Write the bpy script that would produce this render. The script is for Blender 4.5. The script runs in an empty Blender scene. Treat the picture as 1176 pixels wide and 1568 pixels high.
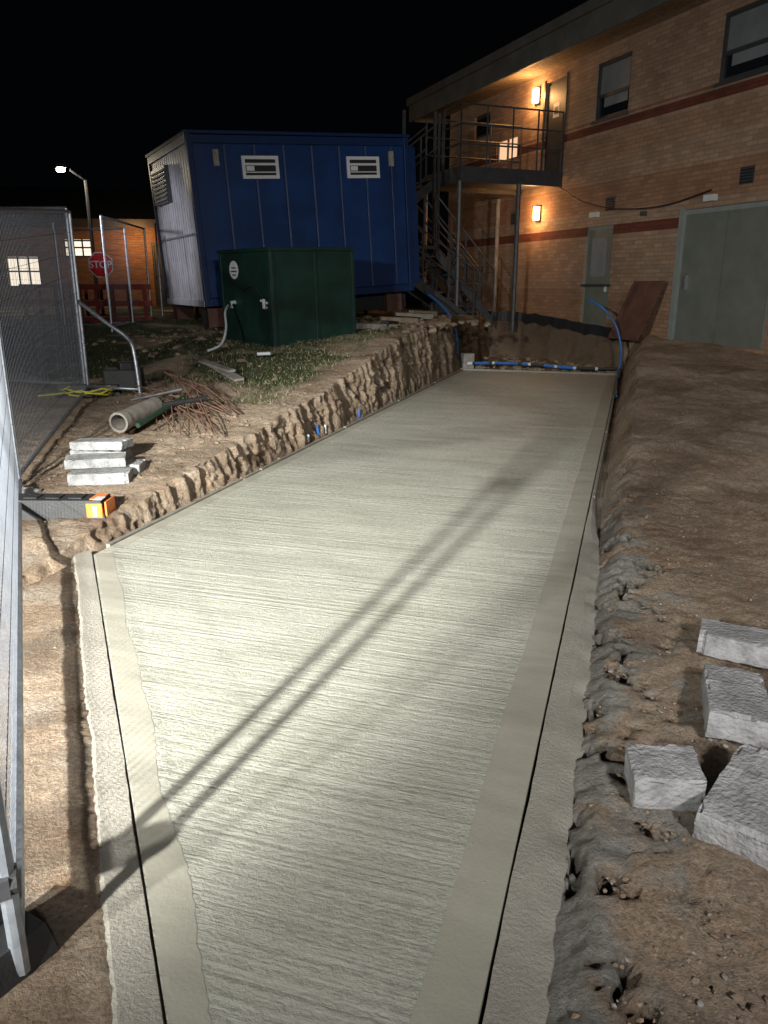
import bpy, bmesh, math, random
from mathutils import Vector, Matrix, noise
random.seed(7)
scene=bpy.context.scene
col=scene.collection
D=(.2999,.9540); N=(.9540,-.2999)
def lc(l,c,z=0.0): return Vector((l*N[0]+c*D[0], l*N[1]+c*D[1], z))
def to_lc(x,y): return (x*N[0]+y*N[1], x*D[0]+y*D[1])
def sm(a,b,x):
    t=(x-a)/(b-a); t=0 if t<0 else (1 if t>1 else t); return t*t*(3-2*t)
def interp(tab,x):
    if x<=tab[0][0]: return tab[0][1]
    for (a,u),(b,v) in zip(tab,tab[1:]):
        if x<=b: return u+(v-u)*(x-a)/(b-a)
    return tab[-1][1]
def nz(x,y,z=0.0): return noise.noise(Vector((x,y,z)))

# ------------------------------------------------------------ materials
def mat(name):
    m=bpy.data.materials.new(name); m.use_nodes=True
    nt=m.node_tree; b=nt.nodes['Principled BSDF']; return m,nt,b
def simple(name,c,rough=.6,metal=0.0,var=.25,scale=6,bump=0.0,bscale=60,spec=.5):
    m,nt,b=mat(name)
    tc=nt.nodes.new('ShaderNodeTexCoord'); n=nt.nodes.new('ShaderNodeTexNoise')
    n.inputs['Scale'].default_value=scale; n.inputs['Detail'].default_value=7; n.inputs['Roughness'].default_value=.65
    nt.links.new(tc.outputs['Object'],n.inputs['Vector'])
    r=nt.nodes.new('ShaderNodeValToRGB')
    r.color_ramp.elements[0].position=.3; r.color_ramp.elements[1].position=.7
    r.color_ramp.elements[0].color=tuple(x*(1-var) for x in c)+(1,)
    r.color_ramp.elements[1].color=tuple(min(1,x*(1+var)) for x in c)+(1,)
    nt.links.new(n.outputs['Fac'],r.inputs['Fac']); nt.links.new(r.outputs['Color'],b.inputs['Base Color'])
    b.inputs['Roughness'].default_value=rough; b.inputs['Metallic'].default_value=metal
    b.inputs['Specular IOR Level'].default_value=spec
    if bump>0:
        n2=nt.nodes.new('ShaderNodeTexNoise'); n2.inputs['Scale'].default_value=bscale; n2.inputs['Detail'].default_value=6
        nt.links.new(tc.outputs['Object'],n2.inputs['Vector'])
        bp=nt.nodes.new('ShaderNodeBump'); bp.inputs['Strength'].default_value=1; bp.inputs['Distance'].default_value=bump
        nt.links.new(n2.outputs['Fac'],bp.inputs['Height']); nt.links.new(bp.outputs['Normal'],b.inputs['Normal'])
    return m
def emis(name,c,s):
    m,nt,b=mat(name); b.inputs['Base Color'].default_value=(*c,1)
    b.inputs['Emission Color'].default_value=(*c,1); b.inputs['Emission Strength'].default_value=s
    return m

M={}
M['galv']=simple('galvanised_steel',(.36,.39,.44),.42,.75,.3,20)
M['wire']=simple('fence_wire',(.10,.11,.13),.5,.5,.2,20)
M['dsteel']=simple('dark_painted_steel',(.045,.045,.05),.5,.2,.3,8)
M['ssteel']=simple('stair_steel',(.075,.075,.08),.5,.3,.3,8)
M['black']=simple('black_rubber',(.018,.018,.02),.6,0,.3,15,.002,80)
M['orange']=simple('orange_reflector',(.75,.2,.04),.4,0,.2,30)
M['block']=simple('concrete_block',(.33,.33,.335),.9,0,.42,9,.012,60,.3)
M['blue']=simple('cabin_blue_paint',(.0035,.027,.108),.42,0,.38,1.5,.003,3)
M['bluetrim']=simple('cabin_trim_blue',(.003,.020,.08),.42,0,.25,3)
M['endw']=simple('cabin_end_lit_grey',(.50,.50,.55),.4,.1,.2,3)  # whitish ribbed metal made paler, lamp reflection put into its colour
M['white']=simple('white_plastic',(.6,.61,.63),.4,0,.1,8)
M['dark']=simple('dark_void',(.012,.012,.014),.7,0,.2,5)
M['greenb']=simple('green_tank_paint',(.006,.026,.020),.5,0,.45,2.5,.003,8)
M['wood']=simple('weathered_timber',(.25,.19,.13),.8,0,.35,9,.004,40)
M['woodg']=simple('grey_timber',(.24,.22,.20),.85,0,.35,9,.004,40)
M['ply']=simple('red_plywood',(.11,.05,.038),.7,0,.4,3,.002,20)
M['bpipe']=simple('blue_water_pipe',(.02,.12,.38),.4,0,.2,10)
M['wpipe']=simple('white_pipe',(.5,.53,.56),.4,0,.1,10)
M['clay']=simple('clay_pipe',(.22,.20,.175),.7,0,.35,10,.003,40)
M['rust']=simple('rusty_rod',(.17,.09,.06),.8,0,.4,20)
M['yellow']=simple('yellow_hose',(.55,.50,.03),.5,0,.2,10)
M['gpaint']=simple('green_tube',(.015,.05,.03),.5,0,.3,10)
M['stop']=simple('stop_sign_red',(.55,.01,.015),.4,0,.08,10)
M['doorg']=simple('door_grey_green',(.155,.17,.145),.5,0,.18,2,.001,10)
M['frameg']=simple('door_frame_grey',(.24,.27,.255),.5,0,.12,4)
M['frame']=simple('window_frame_dark',(.05,.055,.06),.4,0,.2,4)
M['fascia']=simple('fascia_board',(.13,.13,.12),.6,0,.25,2)
M['ddoor']=simple('dark_door',(.035,.035,.035),.5,0,.2,3)
M['roof']=simple('roof_felt',(.06,.06,.06),.8,0,.2,3)
M['stone']=simple('rubble_stone',(.23,.17,.12),.9,0,.4,3,.01,30,.3)
M['greystone']=simple('concrete_crumbs',(.28,.27,.25),.9,0,.3,3,.008,40,.3)
M['red']=simple('red_barrier_plastic',(.22,.015,.012),.5,0,.3,6)
M['mortar']=simple('timber_shutter',(.20,.19,.16),.8,0,.3,6,.004,40)
M['warm']=emis('wall_lamp_glow',(1,.62,.27),14)
M['lwin']=emis('lit_window_glass',(1,.88,.72),1.2)
M['lwin2']=emis('lit_window_warm',(1,.60,.36),.9)
M['street']=emis('street_lamp_glow',(1,.93,.8),60)
def glassm():
    m,nt,b=mat('window_glass'); b.inputs['Base Color'].default_value=(.012,.016,.02,1); b.inputs['Roughness'].default_value=.06
    b.inputs['Specular IOR Level'].default_value=.8
    return m
M['glass']=glassm()
M['blind']=simple('window_blind',(.20,.22,.24),.7,0,.15,3)

def brickm(name,c1,c2,mort,bands=None):
    m,nt,b=mat(name); L=nt.links
    tc=nt.nodes.new('ShaderNodeTexCoord'); sp=nt.nodes.new('ShaderNodeSeparateXYZ'); cb=nt.nodes.new('ShaderNodeCombineXYZ')
    L.new(tc.outputs['Object'],sp.inputs[0])
    ad=nt.nodes.new('ShaderNodeMath'); L.new(sp.outputs['X'],ad.inputs[0]); L.new(sp.outputs['Y'],ad.inputs[1])
    L.new(ad.outputs[0],cb.inputs['X']); L.new(sp.outputs['Z'],cb.inputs['Y'])
    br=nt.nodes.new('ShaderNodeTexBrick'); L.new(cb.outputs[0],br.inputs['Vector'])
    br.inputs['Scale'].default_value=1; br.inputs['Brick Width'].default_value=.225; br.inputs['Row Height'].default_value=.075
    br.inputs['Mortar Size'].default_value=.007; br.inputs['Mortar Smooth'].default_value=.3
    br.inputs['Color1'].default_value=(*c1,1); br.inputs['Color2'].default_value=(*c2,1); br.inputs['Mortar'].default_value=(*mort,1)
    out=br.outputs['Color']
    n=nt.nodes.new('ShaderNodeTexNoise'); n.inputs['Scale'].default_value=.9; n.inputs['Detail'].default_value=8; n.inputs['Roughness'].default_value=.7
    L.new(tc.outputs['Object'],n.inputs['Vector'])
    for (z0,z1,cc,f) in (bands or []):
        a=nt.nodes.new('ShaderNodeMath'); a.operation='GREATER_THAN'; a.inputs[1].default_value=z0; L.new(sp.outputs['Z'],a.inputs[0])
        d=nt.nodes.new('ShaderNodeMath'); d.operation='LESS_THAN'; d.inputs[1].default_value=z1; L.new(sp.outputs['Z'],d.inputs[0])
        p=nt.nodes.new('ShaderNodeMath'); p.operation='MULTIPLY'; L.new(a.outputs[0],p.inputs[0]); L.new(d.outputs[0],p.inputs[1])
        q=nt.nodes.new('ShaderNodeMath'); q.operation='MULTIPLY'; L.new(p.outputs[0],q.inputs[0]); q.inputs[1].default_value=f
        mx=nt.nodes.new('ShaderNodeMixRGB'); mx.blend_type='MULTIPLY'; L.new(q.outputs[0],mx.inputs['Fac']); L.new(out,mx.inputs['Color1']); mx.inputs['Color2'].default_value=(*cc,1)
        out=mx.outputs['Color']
    r=nt.nodes.new('ShaderNodeValToRGB'); r.color_ramp.elements[0].position=.3; r.color_ramp.elements[0].color=(.65,.65,.65,1); r.color_ramp.elements[1].position=.7; r.color_ramp.elements[1].color=(1.15,1.15,1.15,1)
    L.new(n.outputs['Fac'],r.inputs['Fac'])
    mx=nt.nodes.new('ShaderNodeMixRGB'); mx.blend_type='MULTIPLY'; mx.inputs['Fac'].default_value=1; L.new(out,mx.inputs['Color1']); L.new(r.outputs['Color'],mx.inputs['Color2'])
    L.new(mx.outputs['Color'],b.inputs['Base Color']); b.inputs['Roughness'].default_value=.85
    bp=nt.nodes.new('ShaderNodeBump'); bp.invert=True; bp.inputs['Strength'].default_value=.8; bp.inputs['Distance'].default_value=.012
    L.new(br.outputs['Fac'],bp.inputs['Height']); L.new(bp.outputs['Normal'],b.inputs['Normal'])
    return m
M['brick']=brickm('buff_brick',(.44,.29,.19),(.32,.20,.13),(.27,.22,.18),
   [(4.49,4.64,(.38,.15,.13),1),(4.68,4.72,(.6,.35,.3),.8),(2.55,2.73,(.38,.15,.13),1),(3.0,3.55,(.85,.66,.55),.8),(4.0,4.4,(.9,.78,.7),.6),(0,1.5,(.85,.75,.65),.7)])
M['brick2']=brickm('orange_brick',(.30,.16,.08),(.22,.11,.055),(.2,.17,.14))

# ------------------------------------------------------------ mesh builder
class MB:
    def __init__(s): s.v=[];s.f=[];s.m=[];s.mats=[]
    def mi(s,k):
        if k not in s.mats: s.mats.append(k)
        return s.mats.index(k)
    def add(s,vs,fs,k):
        o=len(s.v); s.v+= [tuple(x) for x in vs]; i=s.mi(k)
        for f in fs: s.f.append([o+a for a in f]); s.m.append(i)
    def box(s,p0,p1,k,mx=None):
        x0,y0,z0=p0;x1,y1,z1=p1
        vs=[Vector(q) for q in [(x0,y0,z0),(x1,y0,z0),(x1,y1,z0),(x0,y1,z0),(x0,y0,z1),(x1,y0,z1),(x1,y1,z1),(x0,y1,z1)]]
        if mx: vs=[mx@q for q in vs]
        s.add(vs,[(3,2,1,0),(4,5,6,7),(0,1,5,4),(1,2,6,5),(2,3,7,6),(3,0,4,7)],k)
    def obox(s,c,size,rot,k,tilt=0,tilty=0):
        mx=Matrix.Translation(Vector(c))@Matrix.Rotation(rot,4,'Z')@Matrix.Rotation(tilt,4,'X')@Matrix.Rotation(tilty,4,'Y')
        a,b,d=[q/2 for q in size]; s.box((-a,-b,-d),(a,b,d),k,mx)
    def tube(s,pts,r,k,n=8,cap=True):
        pts=[Vector(p) for p in pts]; rings=[]
        for i,p in enumerate(pts):
            t=(pts[min(i+1,len(pts)-1)]-pts[max(i-1,0)]).normalized()
            up=Vector((0,0,1)) if abs(t.z)<.9 else Vector((1,0,0))
            a=t.cross(up).normalized(); b=t.cross(a).normalized()
            rings.append([p+a*(r*math.cos(2*math.pi*j/n))+b*(r*math.sin(2*math.pi*j/n)) for j in range(n)])
        vs=[q for rg in rings for q in rg]; fs=[]
        for i in range(len(pts)-1):
            for j in range(n):
                fs.append((i*n+j,i*n+(j+1)%n,(i+1)*n+(j+1)%n,(i+1)*n+j))
        if cap: fs.append(tuple(range(n-1,-1,-1))); fs.append(tuple((len(pts)-1)*n+j for j in range(n)))
        s.add(vs,fs,k)
    def build(s,name,parent=None,mx=None,smooth=False,bevel=0,fixn=True):
        me=bpy.data.meshes.new(name); me.from_pydata(s.v,[],s.f)
        for k in s.mats: me.materials.append(M[k])
        me.polygons.foreach_set('material_index',s.m)
        if smooth: me.polygons.foreach_set('use_smooth',[True]*len(s.f))
        me.update()
        o=bpy.data.objects.new(name,me); col.objects.link(o)
        if mx is not None: o.matrix_world=mx
        if parent: o.parent=parent
        if bevel>0:
            bv=o.modifiers.new('bevel','BEVEL'); bv.width=bevel; bv.segments=2
        return o
def empty(name,mx=None):
    e=bpy.data.objects.new(name,None); col.objects.link(e)
    if mx is not None: e.matrix_world=mx
    return e
def curve_pts(pts,n=6):
    P=[Vector(p) for p in pts]; out=[]
    for i in range(len(P)-1):
        p0=P[max(i-1,0)];p1=P[i];p2=P[i+1];p3=P[min(i+2,len(P)-1)]
        for j in range(n):
            t=j/n
            out.append(.5*((2*p1)+(-p0+p2)*t+(2*p0-5*p1+4*p2-p3)*t*t+(-p0+3*p1-3*p2+p3)*t**3))
    out.append(P[-1]); return out

# ------------------------------------------------------------ terrain
ZL=[(0,.0),(3.4,.02),(3.9,.10),(6,.28),(8.7,.52),(10.2,.72),(11.4,.86),(15,1.0),(18,.93),(24,.87)]
ZR=[(0,.02),(3,.03),(5,.09),(9,.30),(12,.46),(14.8,.62),(16,.70),(24,.80)]
FLOOR=-.07
def diag(c): # left edge of slab
    return -3.05 if c>3.73 else -3.05+(3.73-c)*.839
def cend(l): return min(17.8,15.6+max(0,(-.2-l))*1.0)
def base(l,c):
    t=sm(-3.0,0,l); return interp(ZL,c)*(1-t)+interp(ZR,c)*t
def gz(l,c):  # ground height outside the trench incl. broad undulation
    z=base(l,c)
    a=min(1,max(0,(c-3)/4))
    z+=(.05*nz(l*.9,c*.9,3)+.03*nz(l*2.3,c*2.3,9))*(a if l<-2 else 1)*(.3 if c<6 else 1)
    return z
def gxy(x,y):
    l,c=to_lc(x,y); return gz(l,c)
def rough(l,c,near):
    r=.013*nz(l*4,c*4,2)+.012*nz(l*9,c*9,1)+.011*nz(l*17,c*17,5)
    if near: r+=.013*nz(l*34,c*34,7)*(.9+nz(l*2,c*2,8))
    return r
rows=[('a',v) for v in (-8,-5,-3,-2,-1.2,-.6,-.2,.1,.4,.6,.75)]
c=.85
while c<6: rows.append(('a',c)); c+=.021
while c<15: rows.append(('a',c)); c+=.035
for i in range(16): rows.append(('b',i/16))
for i in range(15): rows.append(('f',i/14))
dd=.05
d=.06
while d<70: rows.append(('o',d)); d+=dd; dd*=1.12
left=[];d=0;dd=.032
while d<90:
    left.append(d); d+=dd
    if d>2.4: dd*=1.035
left=left[::-1]
right=[];d=0;dd=.021
while d<90:
    right.append(d); d+=dd
    if d>2.0: dd*=1.035
cols=[('L',x) for x in left[:-1]]+[('bl',i/34) for i in range(35)]+[('m',i/70) for i in range(1,70)]+[('br',i/18) for i in range(19)]+[('R',x) for x in right[1:]]
nC=len(cols); V=[];G=[]
for rk,rv in rows:
    for ck,cv in cols:
        lref={'L':-3.1,'bl':-3.1,'br':-.1,'R':-.1}.get(ck,-3.1+3.0*cv if ck=='m' else 0)
        ce=cend(lref)
        if rk=='a': cc=rv; inn=1
        elif rk=='b': cc=15+(ce-15)*rv; inn=1
        elif rk=='f': cc=ce+.25*rv; inn=1-sm(0,1,rv)
        else: cc=ce+.25+rv; inn=0
        near=cc<7.5
        floor=FLOOR if cc<15.2 else -.02
        zl=base(-3.3,cc); zr=base(.3,cc)
        hL=max(0,zl-floor); hR=max(0,zr-floor)
        wL=(.05+.13*hL); wR=(.10+.30*hR)
        edgeL=.18*hL*nz(0,cc*1.1,20)+.07*hL*nz(0,cc*3.7,23)+.06*min(1,hL*3)*nz(0,cc*9,24)+.05*min(1,hL*3)*nz(0,cc*19,25)
        edgeR=.20*hR*nz(0,cc*1.1,40)+.05*min(1,hR*2)*nz(0,cc*5,43)+.02*nz(0,cc*14,44)
        grey=0;grass=0;wet_shade=0
        if ck=='L':
            l=-3.1-wL+edgeL-cv; z=gz(l,cc)+rough(l,cc,near)*(1 if cc>3.5 else .5)
        elif ck=='bl':
            top=-3.1-wL+edgeL; l=top+(-3.1-top)*(cv)
            zt=gz(top,cc)+rough(top,cc,near)
            z=zt+(floor-zt)*cv**1.1
            k=math.sin(math.pi*cv**.8)*min(1,hL*1.6)
            sh_=cc+.18*z+.10*nz(z*4,cc*3,58)
            g=.07*nz(z*.6,sh_*2.6,60)+.06*nz(z*1.1,sh_*8.5,61)+.035*nz(z*8,cc*15,62)+.035*nz(z*17,cc*25,63)+.03*nz(z*33,cc*45,64)
            pit=sm(.22,.36,nz(z*6,cc*8,59)); g+=.07*pit
            l-=(g)*k
            z+=nz(z*14,cc*14,70)*.03*k*inn
            wet_shade=min(.95,.05+.5*sm(.0,.09,g)+.35*pit+.5*sm(11,15,cc)+.2*sm(.3,.9,cv))*sm(0,.18,cv)  # hollows and pits painted darker: recess shade put into the soil colour
        elif ck=='m':
            l=-3.1+3.0*cv; z=floor
            if cc<4.2:
                dg=(diag(cc)-l)*.766
                z=floor+(.004-floor)*sm(.0,.13,dg)+rough(l,cc,True)*.5*sm(0,.2,dg)
            if cc>15.0: z+=.10*abs(nz(l*2,cc*2,80))+.05*nz(l*7,cc*7,81); wet_shade=.85*(1 if inn>0 else sm(1,.2,rv))  # trench floor and back face coloured darker past the slab end
            if inn<1: z=z*inn+(gz(l,cc))*(1-inn)+.08*nz(l*5,cc*5,82)*math.sin(math.pi*inn)
            if inn==0: z=gz(l,cc)
        elif ck=='br':
            top=-.1+wR+edgeR; l=-.1+(top+.1)*cv
            zt=gz(top,cc)+rough(top,cc,near)
            z=floor+(zt-floor)*(cv**.8)+rough(l,cc,near)*.6*math.sin(math.pi*cv)
            k=math.sin(math.pi*cv)*min(1,hR*2)
            g=nz(z*2,cc*3,65)*.04+nz(z*8,cc*14,66)*.04
            l+=(g)*k; wet_shade=.15
        else:
            l=-.1+wR+edgeR+cv; z=gz(l,cc)+rough(l,cc,near)
        if ck in('R','br') and cc<7.5 and inn==1:
            hole=sm(.25,.36,nz(l*7,cc*4.5,95)+.55*nz(l*21,cc*19,96))*sm(.30,.12,abs(l-.06-.12*nz(cc*.9,0,3)))*(1 if cc<5 else .4)
            z-=.075*hole; wet_shade=max(wet_shade,hole*.95)  # holes are sunk and also painted dark, their shade put into the colour
            z+=.008*nz(l*28,cc*28,97)*sm(.45,.15,l)
        if ck in('bl','br') and inn==0: z=gz(l,cc)
        if l>-.3 and cc<9:
            e=.17+.20*nz(cc*1.3,4,4)+.30*nz(l*4,cc*4,6)+.22*nz(l*14,cc*14,7)+(.12 if 1<cc<4.5 else -.05)
            grey=sm(.14,-.08,(l+.15)-e)*sm(7.5,5.2,cc)
        if l>-.2: wet_shade=max(wet_shade,.45*sm(.0,.4,nz(l*1.3,cc*1.3,36)+.3*nz(l*6,cc*6,37)))
        if l<-2.9 and cc>6.5: grass=sm(.0,.45,nz(l*1.1,cc*1.1,12)+.30*nz(l*5,cc*5,13)+.62*sm(6.5,9.5,cc)*sm(-3.3,-4.2,l)-.15)
        if l<diag(cc)-.1 and cc<4.3: wet_shade=.6*sm(-.1,.3,nz(l*3,cc*3,14))+.15; grey=.3*sm(0,.4,nz(l*5,cc*5,17))
        p=lc(l,cc,z); V.append(p[:]); G.append((grey,grass,wet_shade,1))
F=[]
for r in range(len(rows)-1):
    o=r*nC
    for k in range(nC-1): F.append((o+k,o+k+1,o+nC+k+1,o+nC+k))
me=bpy.data.meshes.new('ground'); me.from_pydata(V,[],F)
at=me.color_attributes.new('msk','FLOAT_COLOR','POINT')
at.data.foreach_set('color',[x for g in G for x in g])
me.polygons.foreach_set('use_smooth',[True]*len(F)); me.update()
ground=bpy.data.objects.new('ground',me); col.objects.link(ground)
def groundm():
    m,nt,b=mat('soil'); L=nt.links
    tc=nt.nodes.new('ShaderNodeTexCoord')
    def ns(s,d=8,r=.65,dist=0):
        n=nt.nodes.new('ShaderNodeTexNoise'); n.inputs['Scale'].default_value=s; n.inputs['Detail'].default_value=d; n.inputs['Roughness'].default_value=r; n.inputs['Distortion'].default_value=dist
        L.new(tc.outputs['Object'],n.inputs['Vector']); return n.outputs['Fac']
    def ramp(f,stops):
        r=nt.nodes.new('ShaderNodeValToRGB'); e=r.color_ramp.elements
        while len(e)<len(stops): e.new(.5)
        for i,(p,cl) in enumerate(stops): e[i].position=p; e[i].color=(*cl,1)
        L.new(f,r.inputs['Fac']); return r.outputs['Color']
    def mix(f,a,c2,bt='MIX'):
        x=nt.nodes.new('ShaderNodeMixRGB'); x.blend_type=bt
        if isinstance(f,float): x.inputs['Fac'].default_value=f
        else: L.new(f,x.inputs['Fac'])
        L.new(a,x.inputs['Color1']); L.new(c2,x.inputs['Color2']); return x.outputs['Color']
    soil=ramp(ns(1.9,12,.72,.5),[(.30,(.24,.165,.115)),(.44,(.39,.285,.20)),(.56,(.49,.385,.29)),(.68,(.50,.325,.20))])
    spk=ramp(ns(60,5,.75),[(.32,(.5,.5,.5)),(.5,(1,1,1)),(.68,(1.35,1.35,1.35))])
    soil=mix(1.0,soil,spk,'MULTIPLY')
    grey=ramp(ns(9,8,.7,.5),[(.3,(.28,.26,.23)),(.55,(.40,.385,.35)),(.75,(.46,.445,.41))])
    grey=mix(.6,grey,spk,'MULTIPLY')
    grass=ramp(ns(14,8,.7),[(.3,(.03,.038,.017)),(.6,(.07,.085,.032)),(.8,(.16,.15,.08))])
    att=nt.nodes.new('ShaderNodeAttribute'); att.attribute_name='msk'
    sp=nt.nodes.new('ShaderNodeSeparateColor'); L.new(att.outputs['Color'],sp.inputs[0])
    c1=mix(sp.outputs[1],soil,grass); c1=mix(sp.outputs[0],c1,grey)
    dk=nt.nodes.new('ShaderNodeMixRGB'); dk.blend_type='MULTIPLY'; L.new(sp.outputs[2],dk.inputs['Fac']); L.new(c1,dk.inputs['Color1']); dk.inputs['Color2'].default_value=(.34,.30,.27,1)
    L.new(dk.outputs['Color'],b.inputs['Base Color'])
    rr=nt.nodes.new('ShaderNodeMapRange'); rr.inputs['To Min'].default_value=.92; rr.inputs['To Max'].default_value=.5; L.new(sp.outputs[2],rr.inputs['Value']); L.new(rr.outputs[0],b.inputs['Roughness'])
    b.inputs['Specular IOR Level'].default_value=.3
    h=nt.nodes.new('ShaderNodeMath'); h.operation='MULTIPLY_ADD'; h.inputs[1].default_value=.5
    L.new(ns(95,6,.75),h.inputs[0]); L.new(ns(24,9,.78),h.inputs[2])
    bp=nt.nodes.new('ShaderNodeBump'); bp.inputs['Distance'].default_value=.04; bp.inputs['Strength'].default_value=1
    L.new(h.outputs[0],bp.inputs['Height']); L.new(bp.outputs['Normal'],b.inputs['Normal'])
    return m
me.materials.append(groundm())

# ------------------------------------------------------------ concrete slab
ROT=Matrix.Rotation(-math.radians(17.45),4,'Z')
def concm(name,c1,c2,ridge,fine,rough_=.75,amp=.5):
    m,nt,b=mat(name); L=nt.links
    tc=nt.nodes.new('ShaderNodeTexCoord')
    def ns(sc,d=8,r=.6,scale=1):
        mp=nt.nodes.new('ShaderNodeMapping'); mp.inputs['Scale'].default_value=sc; L.new(tc.outputs['Object'],mp.inputs['Vector'])
        n=nt.nodes.new('ShaderNodeTexNoise'); n.inputs['Scale'].default_value=scale; n.inputs['Detail'].default_value=d; n.inputs['Roughness'].default_value=r
        L.new(mp.outputs[0],n.inputs['Vector']); return n.outputs['Fac']
    r=nt.nodes.new('ShaderNodeValToRGB'); r.color_ramp.elements[0].position=.3; r.color_ramp.elements[1].position=.72
    r.color_ramp.elements[0].color=(*c1,1); r.color_ramp.elements[1].color=(*c2,1)
    L.new(ns((1,1.6,1),10,.65,1.3),r.inputs['Fac']); 
    r2=nt.nodes.new('ShaderNodeValToRGB'); r2.color_ramp.elements[0].position=.3; r2.color_ramp.elements[1].position=.62
    r2.color_ramp.elements[0].color=(.74,.74,.74,1); r2.color_ramp.elements[1].color=(1.06,1.06,1.06,1)
    L.new(ns((26,62,26),4,.65),r2.inputs['Fac'])
    mx=nt.nodes.new('ShaderNodeMixRGB'); mx.blend_type='MULTIPLY'; mx.inputs['Fac'].default_value=amp
    L.new(r.outputs[0],mx.inputs['Color1']); L.new(r2.outputs[0],mx.inputs['Color2']); L.new(mx.outputs[0],b.inputs['Base Color'])
    b.inputs['Roughness'].default_value=rough_; b.inputs['Specular IOR Level'].default_value=.4
    bp1=nt.nodes.new('ShaderNodeBump'); bp1.inputs['Distance'].default_value=max(ridge,.0001); bp1.inputs['Strength'].default_value=1
    L.new(ns((24,58,24),5,.66),bp1.inputs['Height'])
    bpw=nt.nodes.new('ShaderNodeBump'); bpw.inputs['Distance'].default_value=max(ridge*1.5,.0001); bpw.inputs['Strength'].default_value=1
    L.new(ns((.6,38,.6),3,.55),bpw.inputs['Height']); L.new(bp1.outputs[0],bpw.inputs['Normal'])
    bp2=nt.nodes.new('ShaderNodeBump'); bp2.inputs['Distance'].default_value=fine; bp2.inputs['Strength'].default_value=1
    L.new(ns((1,1,1),6,.75,85),bp2.inputs['Height']); L.new(bpw.outputs[0],bp2.inputs['Normal'])
    bp3=nt.nodes.new('ShaderNodeBump'); bp3.inputs['Distance'].default_value=.015; bp3.inputs['Strength'].default_value=1
    L.new(ns((1,3,1),2,.5,1.2),bp3.inputs['Height']); L.new(bp2.outputs[0],bp3.inputs['Normal'])
    L.new(bp3.outputs[0],b.inputs['Normal']); return m
M['slab']=concm('tamped_concrete',(.385,.38,.32),(.47,.465,.405),.0052,.007,.55,.9)
M['trowel']=concm('trowelled_concrete',(.30,.285,.235),(.37,.355,.30),.0,.0015,.6,.2)
M['kerb']=concm('old_concrete_edge',(.30,.275,.235),(.41,.385,.335),.0,.008,.85,.4)
slab=empty('concrete_slab',ROT)
sb=MB()
rowsS=[];c=.40
while c<14.83: rowsS.append(c); c+=.1 if c<6 else .25
rowsS+= [3.73,14.83]; rowsS=sorted(set(rowsS))
vs=[];fs=[]
for c in rowsS:
    a=diag(c)
    for k in range(11): 
        l=a+(-.2-a)*k/10; vs.append((l,c,0.0))
for r in range(len(rowsS)-1):
    for k in range(10): o=r*11+k; fs.append((o,o+1,o+12,o+11))
sb.add(vs,fs,'slab')
def skirt(pts,k):
    vs=[];fs=[]
    for (l,c) in pts: vs+=[(l,c,0),(l,c,-.12)]
    for i in range(len(pts)-1): fs.append((2*i,2*i+1,2*i+3,2*i+2))
    sb.add(vs,fs,k)
skirt([(-.2,.4),(-.2,14.83),(-3.05,14.83),(-3.05,3.73),(diag(.4),.4)],'trowel')
sb.build('slab_surface',slab)
tb=MB()
def ribbon(tb,p0,p1,inward,w,wob,z,k,step=.02,outer=0.0,seed=0,f=2.2,f2=.25):
    p0=Vector(p0);p1=Vector(p1);n=max(2,int((p1-p0).length/step)); iv=Vector(inward).normalized()
    vs=[];fs=[]
    for i in range(n+1):
        p=p0+(p1-p0)*i/n; s=(p1-p0).length*i/n
        ww=w+wob*(nz(s*f,seed)+f2*nz(s*13,seed+5)+.35*nz(s*41,seed+6))
        o=outer*nz(s*6,seed+9)
        a=p-iv*o; b=p+iv*ww; vs+=[(a.x,a.y,z),(b.x,b.y,z-.002)]
    for i in range(n): fs.append((2*i,2*i+1,2*i+3,2*i+2))
    tb.add(vs,fs,k)
dirn=Vector((diag(.4)+3.05,.4-3.73)).normalized(); inn_=Vector((-dirn.y,dirn.x))
if inn_.x<0: inn_=-inn_
ribbon(tb,(-.2,.45),(-.2,14.8),(-1,0),.145,.012,.003,'trowel',seed=1,f=1.1)
ribbon(tb,(-3.045,3.9),(-3.045,14.8),(1,0),.085,.012,.003,'trowel',seed=30,f=1.1)
ribbon(tb,(-3.04,3.74),(diag(.42),.42),inn_,.10,.022,.0032,'trowel',seed=60)
tb.build('trowelled_border',slab)
kb=MB()
p0=Vector((-3.10,3.79)); p1=Vector((diag(.3),.3)); n=120; vs=[];fs=[]
for i in range(n+1):
    p=p0+(p1-p0)*i/n; s=i*.037
    g=.008+.005*nz(s*2,0,3)+.003*nz(s*11,0,3); w=.125+.02*nz(s*2.5,3)+.012*nz(s*9,4)
    a=p-inn_*g; b=p-inn_*(g+w); m2=p-inn_*(g+w*.75)
    for q,z in ((a,-.1),(a,.002+.002*nz(s*5,2)),(m2,.004+.004*nz(s*8,1)),(b,-.012)): vs.append((q.x,q.y,z))
for i in range(n):
    for k in range(3): o=4*i+k; fs.append((o,o+4,o+5,o+1))
kb.add(vs,fs,'kerb')
n=300; vs=[];fs=[]
for i in range(n+1):
    s=.3+i*.02; g=-.003+.004*nz(s*2,8)+.002*nz(s*9,8); w=(.13+.03*nz(s*2.1,33)+.015*nz(s*8,34))*sm(6.4,4,s)+.01
    for j,(x,z) in enumerate(((-.188+g,-.1),(-.188+g,-.004),(-.188+g+w*.55,-.007+.006*nz(s*5,17)),(-.188+w,-.028+.012*nz(s*7,16)),(-.188+w+.02,-.1))): vs.append((x,s,z))
for i in range(n):
    for k in range(4): o=5*i+k; fs.append((o,o+1,o+6,o+5))
kb.add(vs,fs,'kerb')
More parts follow.
